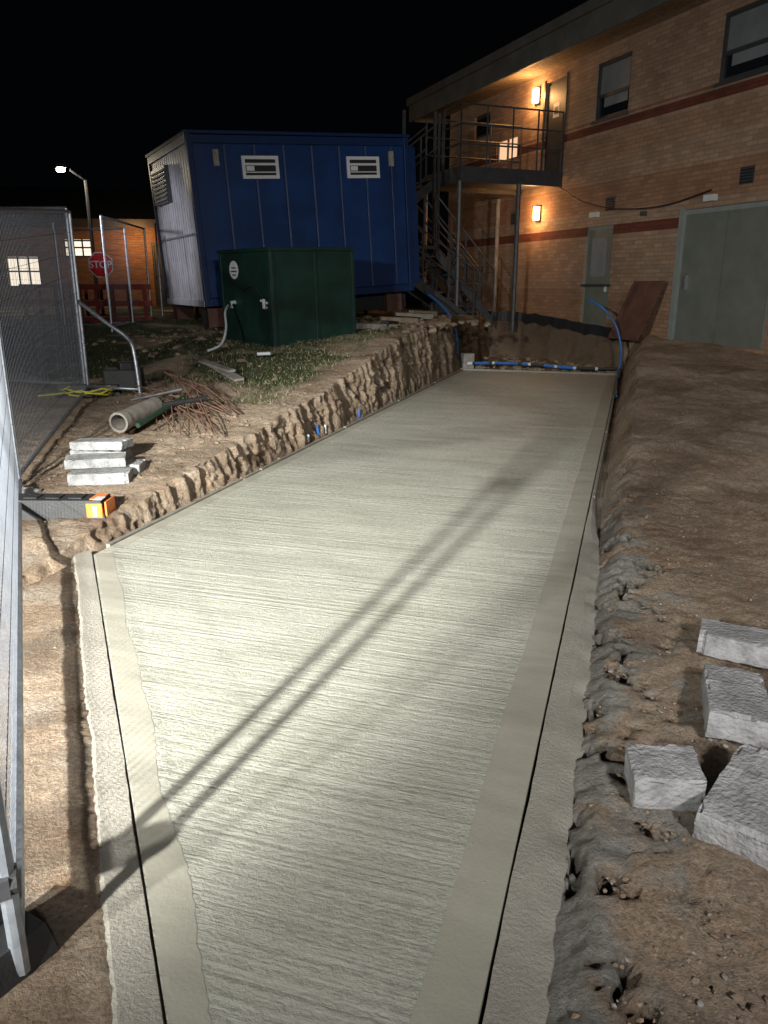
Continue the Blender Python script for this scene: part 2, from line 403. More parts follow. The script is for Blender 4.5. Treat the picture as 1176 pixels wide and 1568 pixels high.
kb.build('concrete_edging',None,ROT,smooth=False)
sh=MB()
sh.box((-3.15,14.84,-.1),(-.12,14.89,.035),'mortar')
sh.build('end_shutter',slab)
sh=MB()
for i in range(5):
    a=3.9+i*2.18; sh.box((-3.085+.01*math.sin(i*3),a,-.1),(-3.055,a+2.15,.012+.004*i%3),'mortar')
for i in range(3):
    a=6.1+i*2.9; sh.box((-.193,a,-.1),(-.168,a+2.86,-.006),'mortar')
sh.build('side_shutter',slab)

# ------------------------------------------------------------ rubble, clods, blades
t=(1+5**.5)/2
IV=[Vector(p).normalized() for p in [(-1,t,0),(1,t,0),(-1,-t,0),(1,-t,0),(0,-1,t),(0,1,t),(0,-1,-t),(0,1,-t),(t,0,-1),(t,0,1),(-t,0,-1),(-t,0,1)]]
IF=[(0,11,5),(0,5,1),(0,1,7),(0,7,10),(0,10,11),(1,5,9),(5,11,4),(11,10,2),(10,7,6),(7,1,8),(3,9,4),(3,4,2),(3,2,6),(3,6,8),(3,8,9),(4,9,5),(2,4,11),(6,2,10),(8,6,7),(9,8,1)]
def stone(mb,p,r,k):
    sx,sy,sz=random.uniform(.7,1.4),random.uniform(.7,1.3),random.uniform(.4,.8)
    R=Matrix.Rotation(random.uniform(0,6.3),3,'Z')@Matrix.Rotation(random.uniform(-.5,.5),3,'X')
    mb.add([Vector(p)+R@Vector((v.x*sx,v.y*sy,v.z*sz))*r*random.uniform(.75,1.2) for v in IV],IF,k)
rb=MB()
for i in range(3000): # right
    c=random.uniform(1,1+12*random.random()); l=random.uniform(.1,4.0) if random.random()<.5 else random.gauss(.2,.22)
    if l<.0: continue
    r=random.choice((.003,.004,.005,.006,.008,.011)) 
    zz=gz(l,c) if l>.25 else gz(.3,c)*max(.2,min(1,(l+.15)/.4))
    stone(rb,lc(l,c,zz-.001),r,'stone' if random.random()<.8 or l>.5 else 'greystone')
for i in range(1200): # left
    c=random.uniform(3.9,13); l=-3.3-abs(random.gauss(0,1.1)); h=base(-3.3,c); l-=.13*h
    stone(rb,lc(l,c,gz(l,c)-.003),random.choice((.005,.007,.009,.013,.02,.026)),'stone')
for i in range(900): # diag outside
    c=random.uniform(.9,5); l=diag(c)-.2-abs(random.gauss(0,.5))
    if l<-3.1: continue
    stone(rb,lc(l,c,-.002),random.choice((.002,.003,.004,.006,.009)),'stone')
for i in range(240): # at foot of bank
    c=random.uniform(5,17); l=-3.13+random.gauss(0,.03); stone(rb,lc(l,c,-.01),random.choice((.015,.025,.035)),'stone')
for i in range(200): 
    l=random.uniform(-3,0); c=random.uniform(15.1,cend(l)); stone(rb,lc(l,c,.02),random.choice((.03,.05,.08)),'stone')
for i in range(160):
    c=random.uniform(.8,12); l=-.2+random.gauss(-.05,.10)
    stone(rb,lc(min(l,-.1),c,.003),random.choice((.0015,.002,.003)),'greystone')
rb.build('rubble')
M['grass']=simple('grass_green',(.06,.08,.025),.8,0,.5,3); M['straw']=simple('dry_straw',(.38,.32,.22),.8,0,.5,3)
gb=MB()
def blade(l,c,h,w,k,flat=0):
    z=gz(l,c); p=lc(l,c,z); a=random.uniform(0,6.3); dx=Vector((math.cos(a),math.sin(a),0)); t=Vector((random.gauss(0,.5),random.gauss(0,.5),0))*h*(1+flat)
    gb.add([p-dx*w,p+dx*w,p+t+Vector((0,0,h*(1-.8*flat)))],[(0,1,2)],k)
for i in range(22000):
    c=random.uniform(7.2,14.5); l=-3.5-.13*base(-3.3,c)-abs(random.gauss(0,2.2))
    if nz(l*1.1,c*1.1,12)+.3*nz(l*5,c*5,13)+.55*sm(6.5,9.5,c)<.10: continue
    blade(l,c,random.uniform(.02,.05),.0035,'grass' if random.random()<.8 else 'straw')
for i in range(4500):
    c=random.uniform(5,14.8); l=.15+.3*base(.3,c)+abs(random.gauss(0,.35)); blade(l,c,random.uniform(.02,.06),.002,'straw',1)
for i in range(3000):
    c=random.uniform(4.5,14); l=-3.22-.13*base(-3.3,c)-abs(random.gauss(0,.4)); blade(l,c,random.uniform(.02,.05),.002,'straw',1)
gb.build('grass')

# ------------------------------------------------------------ building with balcony
WA=math.atan2(.9293,-.3694)
WM=Matrix.Translation(Vector((5.2,14.5,0)))@Matrix.Rotation(WA,4,'Z')   # local x = s, y = outward
bld=empty('brick_building',WM)
def child(mb,name,parent,**k):
    o=mb.build(name,None,**k); o.parent=parent; return o
def wall(mb,s0,s1,z0,z1,holes,k,y=0.0,depth=.12):
    S=sorted({s0,s1}|{h[0] for h in holes}|{h[1] for h in holes}); Z=sorted({z0,z1}|{h[2] for h in holes}|{h[3] for h in holes})
    for a,b in zip(S,S[1:]):
        for p,q in zip(Z,Z[1:]):
            ms,mz=(a+b)/2,(p+q)/2
            if any(h[0]<ms<h[1] and h[2]<mz<h[3] for h in holes): continue
            mb.add([(a,y,p),(b,y,p),(b,y,q),(a,y,q)],[(3,2,1,0)],k)
    for h in holes:
        a,b,p,q=h; d=y-depth
        mb.add([(a,y,p),(b,y,p),(b,y,q),(a,y,q),(a,d,p),(b,d,p),(b,d,q),(a,d,q)],[(0,1,5,4),(1,2,6,5),(2,3,7,6),(3,0,4,7)],k)
H=dict(w1=(1.65,2.70,4.72,5.74),w2=(-1.62,-.57,4.72,5.72),ud=(3.72,4.5,3.92,5.78),sw=(6.98,7.78,5.16,5.68),lw=(5.62,6.60,4.48,4.92),gd=(1.80,2.70,.6,2.73),bd=(-2.2,-.05,.6,2.84),w3=(-4.8,-3.75,4.72,5.72))
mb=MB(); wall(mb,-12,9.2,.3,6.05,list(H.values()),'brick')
mb.add([(9.2,0,.3),(9.2,-8,.3),(9.2,-8,6.05),(9.2,0,6.05)],[(0,1,2,3)],'brick')
mb.add([(-12,0,.3),(-12,-8,.3),(-12,-8,6.05),(-12,0,6.05)],[(3,2,1,0)],'brick')
mb.add([(-12,-8,.3),(9.2,-8,.3),(9.2,-8,6.05),(-12,-8,6.05)],[(0,1,2,3)],'brick')
child(mb,'walls',bld)
mb=MB() # windows
for k in('w1','w2','w3'):
    a,b,p,q=H[k]; mid=p+.42*(q-p)
    mb.box((a,-.10,p),(a+.06,-.04,q),'frame');mb.box((b-.06,-.10,p),(b,-.04,q),'frame');mb.box((a+.06,-.10,p),(b-.06,-.04,p+.06),'frame');mb.box((a+.06,-.10,q-.06),(b-.06,-.04,q),'frame')
    mb.box((a+.06,-.10,mid-.03),(b-.06,-.038,mid+.03),'frame')
    mb.box((a+.06,-.09,p+.06),(b-.06,-.08,mid-.03),'glass'); mb.box((a+.06,-.09,mid+.03),(b-.06,-.08,q-.06),'blind')
    mb.box((a+.14,-.079,mid-.20),(b-.2,-.075,mid-.031),'blind')
    mb.box((a-.03,-.03,p-.05),(b+.03,.04,p-.002),'frame')
a,b,p,q=H['sw']; mb.box((a,-.1,p),(b,-.05,q),'frame'); mb.box((a+.07,-.06,p+.07),(b-.07,-.04,q-.07),'glass')
a,b,p,q=H['lw']; mb.box((a,-.1,p),(b,-.07,q),'lwin2')
for x in (a,a+.48,b-.04): mb.box((x,-.069,p),(x+.04,-.03,q),'frame')
child(mb,'windows',bld)
mb=MB()
a,b,p,q=H['ud']; mb.box((a,-.1,p),(b,-.06,q),'frame'); mb.box((a+.06,-.058,p+.02),(b-.06,-.045,q-.06),'ddoor'); 
mb.box((a-.03,.0,p),(a-.001,.02,q+.05),'ddoor'); mb.box((b+.001,0,p),(b+.05,.02,q+.05),'ddoor')
mb.box((a+.3,-.044,5.05),(a+.52,-.04,5.33),'white'); mb.box((a+.34,-.039,5.12),(a+.48,-.037,5.26),'frame')
a,b,p,q=H['gd']; mb.box((a,-.1,p),(b,-.05,q),'frameg'); mb.box((a+.07,-.049,p),(b-.07,-.035,q-.07),'doorg'); mb.box((a+.2,-.034,1.75),(b-.2,-.03,2.5),'blind'); mb.box((a+.12,-.034,1.45),(a+.16,-.0,1.6),'white')
a,b,p,q=H['bd']; mb.box((a,-.1,p),(b,-.05,q),'frameg'); m_=(a+b)/2
mb.box((a+.08,-.049,p),(m_-.008,-.03,q-.08),'doorg'); mb.box((m_+.008,-.049,p),(b-.12,-.03,q-.08),'doorg')
mb.box((b-.3,-.03,1.5),(b-.26,.03,1.75),'galv'); mb.box((b-.09,-.05,p),(b+.02,.012,q+.03),'frameg')
child(mb,'doors',bld)
mb=MB() # roof
mb.box((-13,.85,5.88),(9.95,.90,6.42),'fascia'); mb.box((-13,.905,6.28),(10.0,.96,6.46),'fascia')
mb.box((9.9,-8.5,5.9),(9.95,.84,6.42),'fascia')
for i in range(10): mb.box((-13,.0+.085*i,6.0),(9.89,.075+.085*i,6.02),'wood')
mb.box((-13,-.6,6.06),(9.89,.84,6.1),'roof')
mb.add([(-13,.96,6.46),(10,.96,6.46),(10,-4,7.5),(-13,-4,7.5)],[(0,1,2,3)],'roof')
mb.add([(-13,-4,7.5),(10,-4,7.5),(10,-9,6.46),(-13,-9,6.46)],[(0,1,2,3)],'roof')
child(mb,'roof',bld)
mb=MB() # fittings
for (s,z) in ((4.82,5.60),(4.54,3.14)):
    mb.box((s-.10,0,z-.17),(s+.10,.03,z+.17),'frame'); mb.box((s-.075,.031,z-.14),(s+.075,.10,z+.14),'warm')
for (s,z) in ((5.6,3.1),(1.95,3.12),(-1.45,3.25)):
    mb.box((s-.14,0,z-.13),(s+.14,.015,z+.13),'frame')
    for i in range(5): mb.box((s-.12,.016,z-.11+i*.045),(s+.12,.03,z-.09+i*.045),'dark')
for (s,z) in ((-.75,2.98),(2.4,2.95)): mb.box((s-.12,0,z-.05),(s+.12,.08,z+.05),'white')
mb.box((.84,0,2.82),(.96,.07,2.90),'frame')
mb.tube([(6.3,.06,.8),(6.3,.06,3.6)],.05,'woodg',8)
mb.tube([(5.4,.05,.8),(5.4,.05,3.5)],.03,'dsteel',8)
mb.tube(curve_pts([(3.6,.12,3.6),(2.8,.1,3.25),(1.6,.1,3.0),(.3,.1,2.95),(-.8,.08,3.1)]),.012,'black',6)
mb.box((1.75,.0,1.55),(2.75,.012,1.6),'frame')
child(mb,'wall_fittings',bld)
# fire-escape
fe=empty('fire_escape_stair',WM)
mb=MB()
mb.box((3.62,.05,3.68),(5.3,2.5,3.74),'dsteel')
for a in((3.60,3.66),(5.26,5.32)): mb.box((a[0],.05,3.60),(a[1],2.5,3.90),'dsteel')
mb.box((3.66,2.46,3.60),(5.26,2.52,3.90),'dsteel')
mb.box((3.67,.06,3.86),(5.25,2.45,3.89),'dsteel')
for (s,o) in((3.63,1.1),(3.63,2.49),(5.29,2.49)): mb.tube([(s,o,.6),(s,o,3.62)],.05,'ssteel',8)
child(mb,'platform',fe)
mb=MB()
def rail(p,q,zr=1.15,n=4,bars=(1.15,.78,.42)):
    p=Vector(p);q=Vector(q)
    for i in range(n+1):
        r=p+(q-p)*i/n; mb.tube([r,r+Vector((0,0,zr))],.020,'ssteel',6)
    for b in bars: mb.tube([p+Vector((0,0,b)),q+Vector((0,0,b))],.018,'ssteel',6)
rail((3.63,.1,3.9),(3.63,2.49,3.9),n=4); rail((5.29,.1,3.9),(5.29,2.49,3.9),n=3); rail((3.63,2.49,3.9),(4.4,2.49,3.9),n=1)
def flight(s0,s1,o0,z0,o1,z1,n=9):
    for i in range(n):
        t=(i+.5)/n; o=o0+(o1-o0)*t; z=z0+(z1-z0)*(i+1)/(n+1)
        mb.box((s0+.04,o-.13,z-.03),(s1-.04,o+.13,z),'ssteel')
    for s in (s0,s1):
        mb.add([(s-.02,o0,z0-.22),(s-.02,o0,z0),(s-.02,o1,z1),(s-.02,o1,z1-.22),(s+.02,o0,z0-.22),(s+.02,o0,z0),(s+.02,o1,z1),(s+.02,o1,z1-.22)],[(0,1,2,3),(7,6,5,4),(0,4,5,1),(1,5,6,2),(2,6,7,3),(3,7,4,0)],'ssteel')
        rail((s,o0,z0-.05),(s,o1,z1-.05),1.05,4,(1.05,.6))
flight(4.45,5.28,2.5,3.9,4.5,2.4); flight(3.6,4.4,4.5,2.4,2.1,.9,10)
mb.box((3.6,4.5,2.33),(5.3,5.5,2.4),'dsteel')
for s in(3.63,5.27):
    for o in (4.55,5.45): mb.tube([(s,o,.5),(s,o,3.5)],.04,'dsteel',6)
rail((3.63,5.45,2.4),(5.27,5.45,2.4),1.1,2)
for (s,o) in ((4.42,2.6),(4.42,3.4),(4.3,2.75)): mb.tube([(s,o,.6),(s,o,5.0)],.035,'ssteel',6)
flight(5.5,6.3,3.1,2.75,1.1,.9,9)
flight(3.75,4.35,2.95,2.35,1.55,.9,7)
mb.box((3.7,2.95,2.3),(5.5,3.5,2.36),'ssteel')
rail((4.9,2.55,.9),(4.9,1.2,.9),1.1,3,(1.1,.7,.35))
child(mb,'stair_and_rails',fe)

# ------------------------------------------------------------ blue site cabin (slightly out of level)
ca=math.atan2(1.86,3.47)
CM=Matrix.Translation(Vector((-2.9,13.0,1.24)))@Matrix.Rotation(ca,4,'Z')@Matrix.Rotation(-math.radians(3.6),4,'Y')
cab=empty('site_cabin',CM)
W,Dp,Hh=3.94,2.75,2.58
mb=MB()
mb.box((.04,.04,.0),(W-.04,Dp-.04,.12),'bluetrim')
mb.box((.05,.05,.12),(W-.05,Dp-.05,Hh-.1),'blue')
x=.10
pw=.5
while x<W-.12:
    mb.box((x,.032,.13),(min(x+pw-.022,W-.1),.049,Hh-.14),'blue'); mb.box((x+pw-.018,.022,.13),(min(x+pw-.004,W-.08),.049,Hh-.14),'bluetrim'); x+=pw
for px,py in((0,0),(W-.09,0),(0,Dp-.09),(W-.09,Dp-.09)): mb.box((px,py,.0),(px+.09,py+.09,Hh),'bluetrim')
mb.box((.09,0,Hh-.13),(W-.09,.06,Hh-.01),'bluetrim'); mb.box((.09,0,.0),(W-.09,.045,.12),'bluetrim')
mb.box((.09,Dp-.06,Hh-.13),(W-.09,Dp,Hh-.01),'bluetrim')
mb.box((-.02,-.02,Hh),(W+.02,Dp+.02,Hh+.05),'bluetrim')
child(mb,'cabin_body',cab,bevel=.006)
mb=MB()
y=.10
while y<Dp-.15:
    mb.box((.02,y,.1),(.05,y+.1,Hh-.1),'endw'); mb.box((.036,y+.1,.1),(.05,y+.15,Hh-.1),'endw'); y+=.15
mb.box((-.005,.09,Hh-.12),(.049,Dp-.09,Hh-.0),'endw'); mb.box((-.01,.09,1.12),(.018,Dp-.3,1.15),'galv')
mb.box((-.005,.09,0),(.049,Dp-.09,.1),'endw')
mb.box((-.06,1.35,1.72),(.018,2.35,2.3),'frame')
for i in range(8): mb.box((-.075,1.4,1.76+i*.065),(-.061,2.3,1.79+i*.065),'fascia')
child(mb,'cabin_end',cab)
mb=MB()
for x0,x1 in((.86,1.48),(2.72,3.34)):
    z0,z1=1.93,2.27
    mb.box((x0,.0,z0),(x1,.028,z0+.05),'white');mb.box((x0,.0,z1-.05),(x1,.028,z1),'white');mb.box((x0,.0,z0+.05),(x0+.05,.028,z1-.05),'white');mb.box((x1-.05,.0,z0+.05),(x1,.028,z1-.05),'white')
    mb.box((x0+.05,.018,z0+.05),(x1-.05,.027,z1-.05),'dark')
    mb.box((x0+.05,.002,z0+.2),(x1-.05,.016,z0+.235),'white'); mb.box((x0+.05,.002,z0+.09),(x1-.05,.016,z0+.105),'white'); 
    mb.box((x0+.07,.004,z0+.12),(x0+.2,.016,z0+.19),'white')
for x0 in(.40,3.54): mb.box((x0,.0,2.12),(x0+.09,.028,2.36),'woodg')
child(mb,'cabin_vents',cab)
mb=MB()
for px in(.2,1.9,3.6):
    for py in (.25,Dp-.4): mb.box((px-.12,py,-.35),(px+.2,py+.3,-.002),'ply')
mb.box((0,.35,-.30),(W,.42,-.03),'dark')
child(mb,'cabin_supports',cab)

# ------------------------------------------------------------ green tank box
GM=Matrix.Translation(Vector((-1.55,11.2,.68)))@Matrix.Rotation(math.radians(41),4,'Z')@Matrix.Rotation(-math.radians(1.5),4,'Y')
GW,GD,GH=1.48,1.38,1.36
mb=MB()
mb.box((0,0,0),(GW,GD,GH),'greenb'); mb.box((-.03,-.03,GH+.001),(GW+.03,GD+.03,GH+.05),'greenb')
for x in (.0,GW/2,GW-.05): mb.box((x,-.018,.02),(x+.05,-.001,GH-.01),'greenb')
mb.box((.05,-.018,.02),(GW-.05,-.002,.08),'greenb')
for y in(.0,GD-.05): mb.box((-.018,y,.02),(-.001,y+.05,GH-.01),'greenb')
mb.box((-.012,.06,.1),(-.002,GD-.07,GH-.1),'greenb')
tk=mb.build('green_storage_tank',None,GM,bevel=.008)
n=20; ds=MB()
ds.add([(-.024,.95+.13*math.cos(2*math.pi*i/n),1.12+.13*math.sin(2*math.pi*i/n)) for i in range(n)],[tuple(range(n))],'white')
ds.box((-.027,.89,1.14),(-.025,1.01,1.16),'frame'); ds.box((-.027,.87,1.09),(-.025,1.03,1.11),'frame'); ds.box((-.027,.90,1.04),(-.025,1.00,1.06),'frame')
ds.tube([(-.02,.14,.60),(-.07,.12,.60),(-.07,.12,.72)],.025,'wpipe',8); ds.tube([(-.02,.1,.66),(-.07,.2,.70)],.018,'white',6)
ds.tube([(-.02,.98,.66),(-.09,.98,.66),(-.09,.98,.58)],.03,'wpipe',8)
ds.tube(curve_pts([(-.03,.95,.95),(-.05,.7,.85),(-.04,.4,.9),(-.04,.16,.72)]),.008,'black',6)
d=ds.build('notice_and_valves',None); d.parent=tk
mb=MB(); mb.tube(curve_pts([(-2.30,11.75,1.30),(-2.28,11.4,1.2),(-2.22,11.1,1.0),(-2.26,10.9,.8),(-2.42,10.75,.72)]),.018,'wpipe',8)
mb.build('white_drain_pipe',smooth=True)
mb=MB(); mb.tube([(-1.68,10.4,.71),(-1.5,10.36,.72)],.022,'wpipe',8); mb.build('pipe_offcut')

# ------------------------------------------------------------ fences
def panel(mb,A,B,zA,zB,H=2.0,wires=True):
    A=Vector(A);B=Vector(B); d=(B-A); L=d.length
    def P(t,h): 
        p=A+d*t; return Vector((p.x,p.y,zA+(zB-zA)*t+h))
    mb.tube([P(0,.02),P(0,H)],.021,'galv',8); mb.tube([P(1,.02),P(1,H)],.021,'galv',8)
    mb.tube([P(0,H),P(1,H)],.019,'galv',8); mb.tube([P(0,.12),P(1,.12)],.019,'galv',8)
    n=int(L/.04)
    for i in range(1,n): mb.tube([P(i/n,.12),P(i/n,H)],.0013,'wire',3,False)
    for i in range(1,9): mb.tube([P(0,.12+(H-.12)*i/9),P(1,.12+(H-.12)*i/9)],.002,'wire',3,False)
J0=(-3.35,8.75);J1=(-2.74,5.58);J2=(-.87,1.46)
mb=MB(); panel(mb,J1,J0,.10,.36,1.98); mb.build('mesh_fence_panel')
mb=MB(); panel(mb,J2,(-2.68,5.48),.0,.10); mb.build('mesh_fence_panel')
mb=MB(); panel(mb,(-1.00,1.40),(-3.9,-.5),.0,.0); 
for z in(.28,1.6): mb.tube([(-1.03,1.39,z),(-.85,1.47,z)],.034,'black',8); mb.obox((-.94,1.43,z),(.16,.08,.05),.5,'dsteel')
mb.build('mesh_fence_panel')
mb=MB(); panel(mb,(-3.42,8.85),(-6.6,9.6),.38,.45); mb.build('mesh_fence_panel')
mb=MB(); mb.tube(curve_pts([(-3.33,8.68,1.42),(-3.0,8.55,1.2),(-2.78,8.5,1.05),(-2.70,8.45,.9),(-2.66,8.42,.4)]),.022,'galv',8)
mb.tube([(-3.33,8.66,.5),(-2.67,8.43,.5)],.018,'galv',8)
mb.build('fence_brace',smooth=True)
def foot(name,c,rot,refl=False,z=.0,sc=1.0):
    mb=MB(); mx=Matrix.Translation(Vector((c[0],c[1],z)))@Matrix.Rotation(rot,4,'Z')@Matrix.Scale(sc,4)
    v=[(-.36,-.11,0),(.36,-.11,0),(.36,.11,0),(-.36,.11,0),(-.33,-.09,.13),(.33,-.09,.13),(.33,.09,.13),(-.33,.09,.13)]
    mb.add([mx@Vector(q) for q in v],[(3,2,1,0),(4,5,6,7),(0,1,5,4),(1,2,6,5),(2,3,7,6),(3,0,4,7)],'black')
    for i in(-.2,-.05,.1): mb.box((i,-.05,.131),(i+.09,.05,.138),'black',mx)
    if refl:
        mb.box((.24,-.112,.02),(.345,-.098,.115),'orange',mx); mb.box((.352,-.08,.02),(.364,.08,.12),'orange',mx); mb.box((.25,-.07,.131),(.33,.07,.137),'orange',mx)
        mb.box((.285,-.115,.03),(.31,-.113,.10),'white',mx); mb.box((.285,-.1,.138),(.345,-.02,.141),'white',mx)
    return mb.build(name,bevel=.008)
foot('fence_foot',(-2.20,4.98),-.02,True,.10)
foot('fence_foot',(-3.35,8.8),.1,False,.38)
foot('fence_foot',(-1.04,1.32),-2.1,False,-.01,.85)
mb=MB(); mb.obox((-3.0,8.95,.56),(.42,.3,.22),.2,'black'); mb.obox((-2.95,8.95,.70),(.2,.2,.1),.5,'black'); mb.build('black_crate',bevel=.02)
mb=MB()
for k in range(3):
    mb.tube([( -3.3+.24*math.cos(a*.5+k)*(1+.1*k),8.6+.17*math.sin(a*.5+k),.44+.02*k+.02*math.sin(a*2)) for a in range(14)],.010,'yellow',6)
mb.tube(curve_pts([(-3.3,8.75,.46),(-3.6,8.5,.44),(-3.75,8.35,.44)]),.010,'yellow',6)
mb.build('yellow_hose',smooth=True)
gt=empty('site_gate')
mb=MB(); panel(mb,(-5.85,14.5),(-4.6,14.5),.75,.8,1.75); mb.build('gate_leaf_a',gt)
mb=MB(); panel(mb,(-4.55,13.2),(-4.75,16.2),.8,.8,1.85); mb.build('gate_leaf_b',gt)
mb=MB(); panel(mb,(-4.55,16.3),(-3.9,17.2),.8,.8,1.95); panel(mb,(-5.9,14.6),(-8.4,15.4),.75,.8,1.9); mb.build('gate_leaf_c',gt)
sg=MB(); n=8
def octa(r,y,k): sg.add([(r*math.cos(math.pi/8+i*math.pi/4),y,r*math.sin(math.pi/8+i*math.pi/4)) for i in range(n)],[tuple(range(n))],k)
octa(.235,0,'white'); octa(.215,-.004,'stop'); octa(.236,.006,'dsteel')
SM=Matrix.Translation(Vector((-5.05,14.40,1.93)))
so=sg.build('stop_sign',None,SM)
fc=bpy.data.curves.new('stop_text','FONT'); fc.body='STOP'; fc.size=.17; fc.align_x='CENTER'; fc.align_y='CENTER'; fc.extrude=.001; fc.offset=.003
ft=bpy.data.objects.new('stop_lettering',fc); col.objects.link(ft); ft.parent=so; ft.location=(0,-.007,0); ft.rotation_euler=(math.radians(90),0,0); fc.materials.append(M['white'])
for (x,y,r) in((-5.3,15.2,.1),(-3.9,16.9,1.4),(-6.6,16.5,.2)):
    mb=MB(); k='red'; mx=Matrix.Translation(Vector((x,y,.78)))@Matrix.Rotation(r,4,'Z')
    for i in range(6): mb.box((-.8+i*.3,-.03,.1),(-.74+i*.3,.03,.75),k,mx)
    for z in(.12,.42,.72): mb.box((-.85,-.035,z),(.85,.035,z+.10),k,mx)
    mb.build('pedestrian_barrier')

# ------------------------------------------------------------ far low building on the left
LBM=Matrix.Translation(Vector((-7.2,27,0)))@Matrix.Rotation(math.radians(188),4,'Z')
lb=empty('low_brick_building',LBM)
mb=MB(); hl=[(2.4,3.3,2.45,3.0),(4.1,5.15,1.5,2.45),(-.3,.5,.8,2.9),(8,9.9,1.3,2.6)]
wall(mb,-3.5,22,.5,3.45,hl,'brick2'); mb.add([(-3.5,0,.5),(-3.5,-9,.5),(-3.5,-9,3.45),(-3.5,0,3.45)],[(3,2,1,0)],'brick2'); child(mb,'walls',lb)
mb=MB()
mb.box((-4,.5,3.35),(22.5,.56,3.6),'roof'); mb.box((-4,-.0,3.45),(22.5,.49,3.5),'roof')
mb.add([(-4,.56,3.6),(22.5,.56,3.6),(22.5,-5,5.1),(-4,-5,5.1)],[(0,1,2,3)],'roof'); mb.add([(-4,.56,3.6),(-4,-5,5.1),(-4,-10,3.6)],[(0,1,2)],'roof')
child(mb,'roof',lb)
mb=MB()
for i,(a,b,p,q) in enumerate(hl):
    mb.box((a,-.1,p),(b,-.06,q),'lwin' if i!=2 else 'frame')
    n=3
    for j in range(n+1): x=a+(b-a-.06)*j/n; mb.box((x,-.059,p),(x+.05,-.03,q),'frame')
    for z in(p,(p+q)/2,q-.06): mb.box((a,-.058,z),(b,-.02,z+.05),'frame')
child(mb,'windows',lb)

# ------------------------------------------------------------ street lamp
mb=MB(); mb.tube([(-7.35,20.5,.8),(-7.35,20.5,4.05)],.05,'dsteel',8); mb.tube([(-7.35,20.5,4.05),(-7.6,20.2,4.25)],.03,'dsteel',8)
mb.obox((-7.74,20.0,4.30),(.22,.42,.08),.5,'dsteel'); mb.obox((-7.74,20.0,4.23),(.16,.30,.06),.5,'street')
mb.build('street_lamp')

# ------------------------------------------------------------ concrete blocks
def block(name,c,rot,z,size=(.44,.215,.10),tilt=0,ty=0):
    d=size[2]
    mx=Matrix.Translation(Vector((c[0],c[1],z+d/2)))@Matrix.Rotation(math.radians(rot),4,'Z')@Matrix.Rotation(math.radians(tilt),4,'X')@Matrix.Rotation(math.radians(ty),4,'Y')
    b_=bmesh.new(); bmesh.ops.create_cube(b_,size=1); bmesh.ops.scale(b_,vec=size,verts=b_.verts)
    bmesh.ops.subdivide_edges(b_,edges=b_.edges,cuts=13,use_grid_fill=True)
    for v in b_.verts:
        p=v.co.copy(); ex=sum(1 for q,s in zip(p,size) if abs(abs(q)-s/2)<1e-4)
        k=.0018 if ex==1 else (.005 if ex==2 else .008)
        q=p*28+Vector((c[0]*37,c[1]*53,z*91)); o=Vector((noise.noise(q),noise.noise(q+Vector((9,0,0))),noise.noise(q+Vector((0,9,0)))))
        q2=p*75+Vector((c[0]*37,c[1]*53,z*91)); o2=Vector((noise.noise(q2),noise.noise(q2+Vector((9,0,0))),noise.noise(q2+Vector((0,9,0)))))
        inw=Vector([-math.copysign(1,x) if abs(abs(x)-s/2)<1e-4 else 0 for x,s in zip(p,size)])
        chip=max(0,noise.noise(p*14+Vector((c[0]*11,c[1]*7,3)))-.12)*.045 if ex>=2 else 0
        v.co=p+o*k+o2*.0012+inw*(.0018*(ex-1)+chip)
    me=bpy.data.meshes.new(name); b_.to_mesh(me); b_.free(); me.materials.append(M['block'])
    o=bpy.data.objects.new(name,me); col.objects.link(o); o.matrix_world=mx; 
    return o
B='concrete_block'
block(B,(.895,2.12),-8,.03,(.215,.19,.115),3,-2)
block(B,(1.32,2.57),70,.04,(.44,.215,.10),2,3)
block(B,(1.60,3.03),-25,.045,(.44,.215,.10),-3,2)
block(B,(1.13,2.0),50,.035,(.44,.215,.10),2,-2)
block(B,(1.62,2.42),60,.045,(.44,.215,.10),0,2)
block(B,(-2.14,5.66),6,.16,(.44,.215,.09)); block(B,(-2.12,5.92),2,.17,(.44,.215,.09))
block(B,(-2.22,5.80),16,.26,(.44,.215,.07),2,1); block(B,(-2.32,6.2),5,.22,(.44,.215,.10),0,0)
block(B,(-2.28,6.12),-8,.325,(.44,.215,.07),-1,-2)
block(B,(-2.66,5.25),75,.12,(.44,.215,.05))

# ------------------------------------------------------------ clay pipe, tubes, rods, planks
mb=MB(); p0=Vector((-2.36,6.78,.42)); p1=Vector((-2.22,7.45,.47)); ax=(p1-p0).normalized(); s_=ax.cross(Vector((0,0,1))).normalized(); u_=s_.cross(ax)
n=24; rings=[]
for (t,r) in((0,.072),(0,.092),(.12,.092),(.12,.085),(1,.085),(1,.072),(0,.0719)):
    q=p0+(p1-p0)*t; rings.append([q+s_*(r*math.cos(2*math.pi*j/n))+u_*(r*math.sin(2*math.pi*j/n)) for j in range(n)])
vs=[q for r in rings for q in r]; fs=[]
for i in range(len(rings)-1):
    for j in range(n): fs.append((i*n+j,i*n+(j+1)%n,(i+1)*n+(j+1)%n,(i+1)*n+j))
mb.add(vs,fs,'clay'); mb.build('clay_drain_pipe')
mb=MB(); mb.tube([(-2.18,6.75,.40),(-2.0,7.7,.52)],.024,'gpaint',8); mb.tube([(-2.1,7.3,.5),(-1.75,7.6,.52)],.025,'black',8); mb.tube([(-2.5,7.6,.5),(-2.0,7.65,.60)],.016,'ssteel',8)
mb.build('scaffold_tubes')
mb=MB()
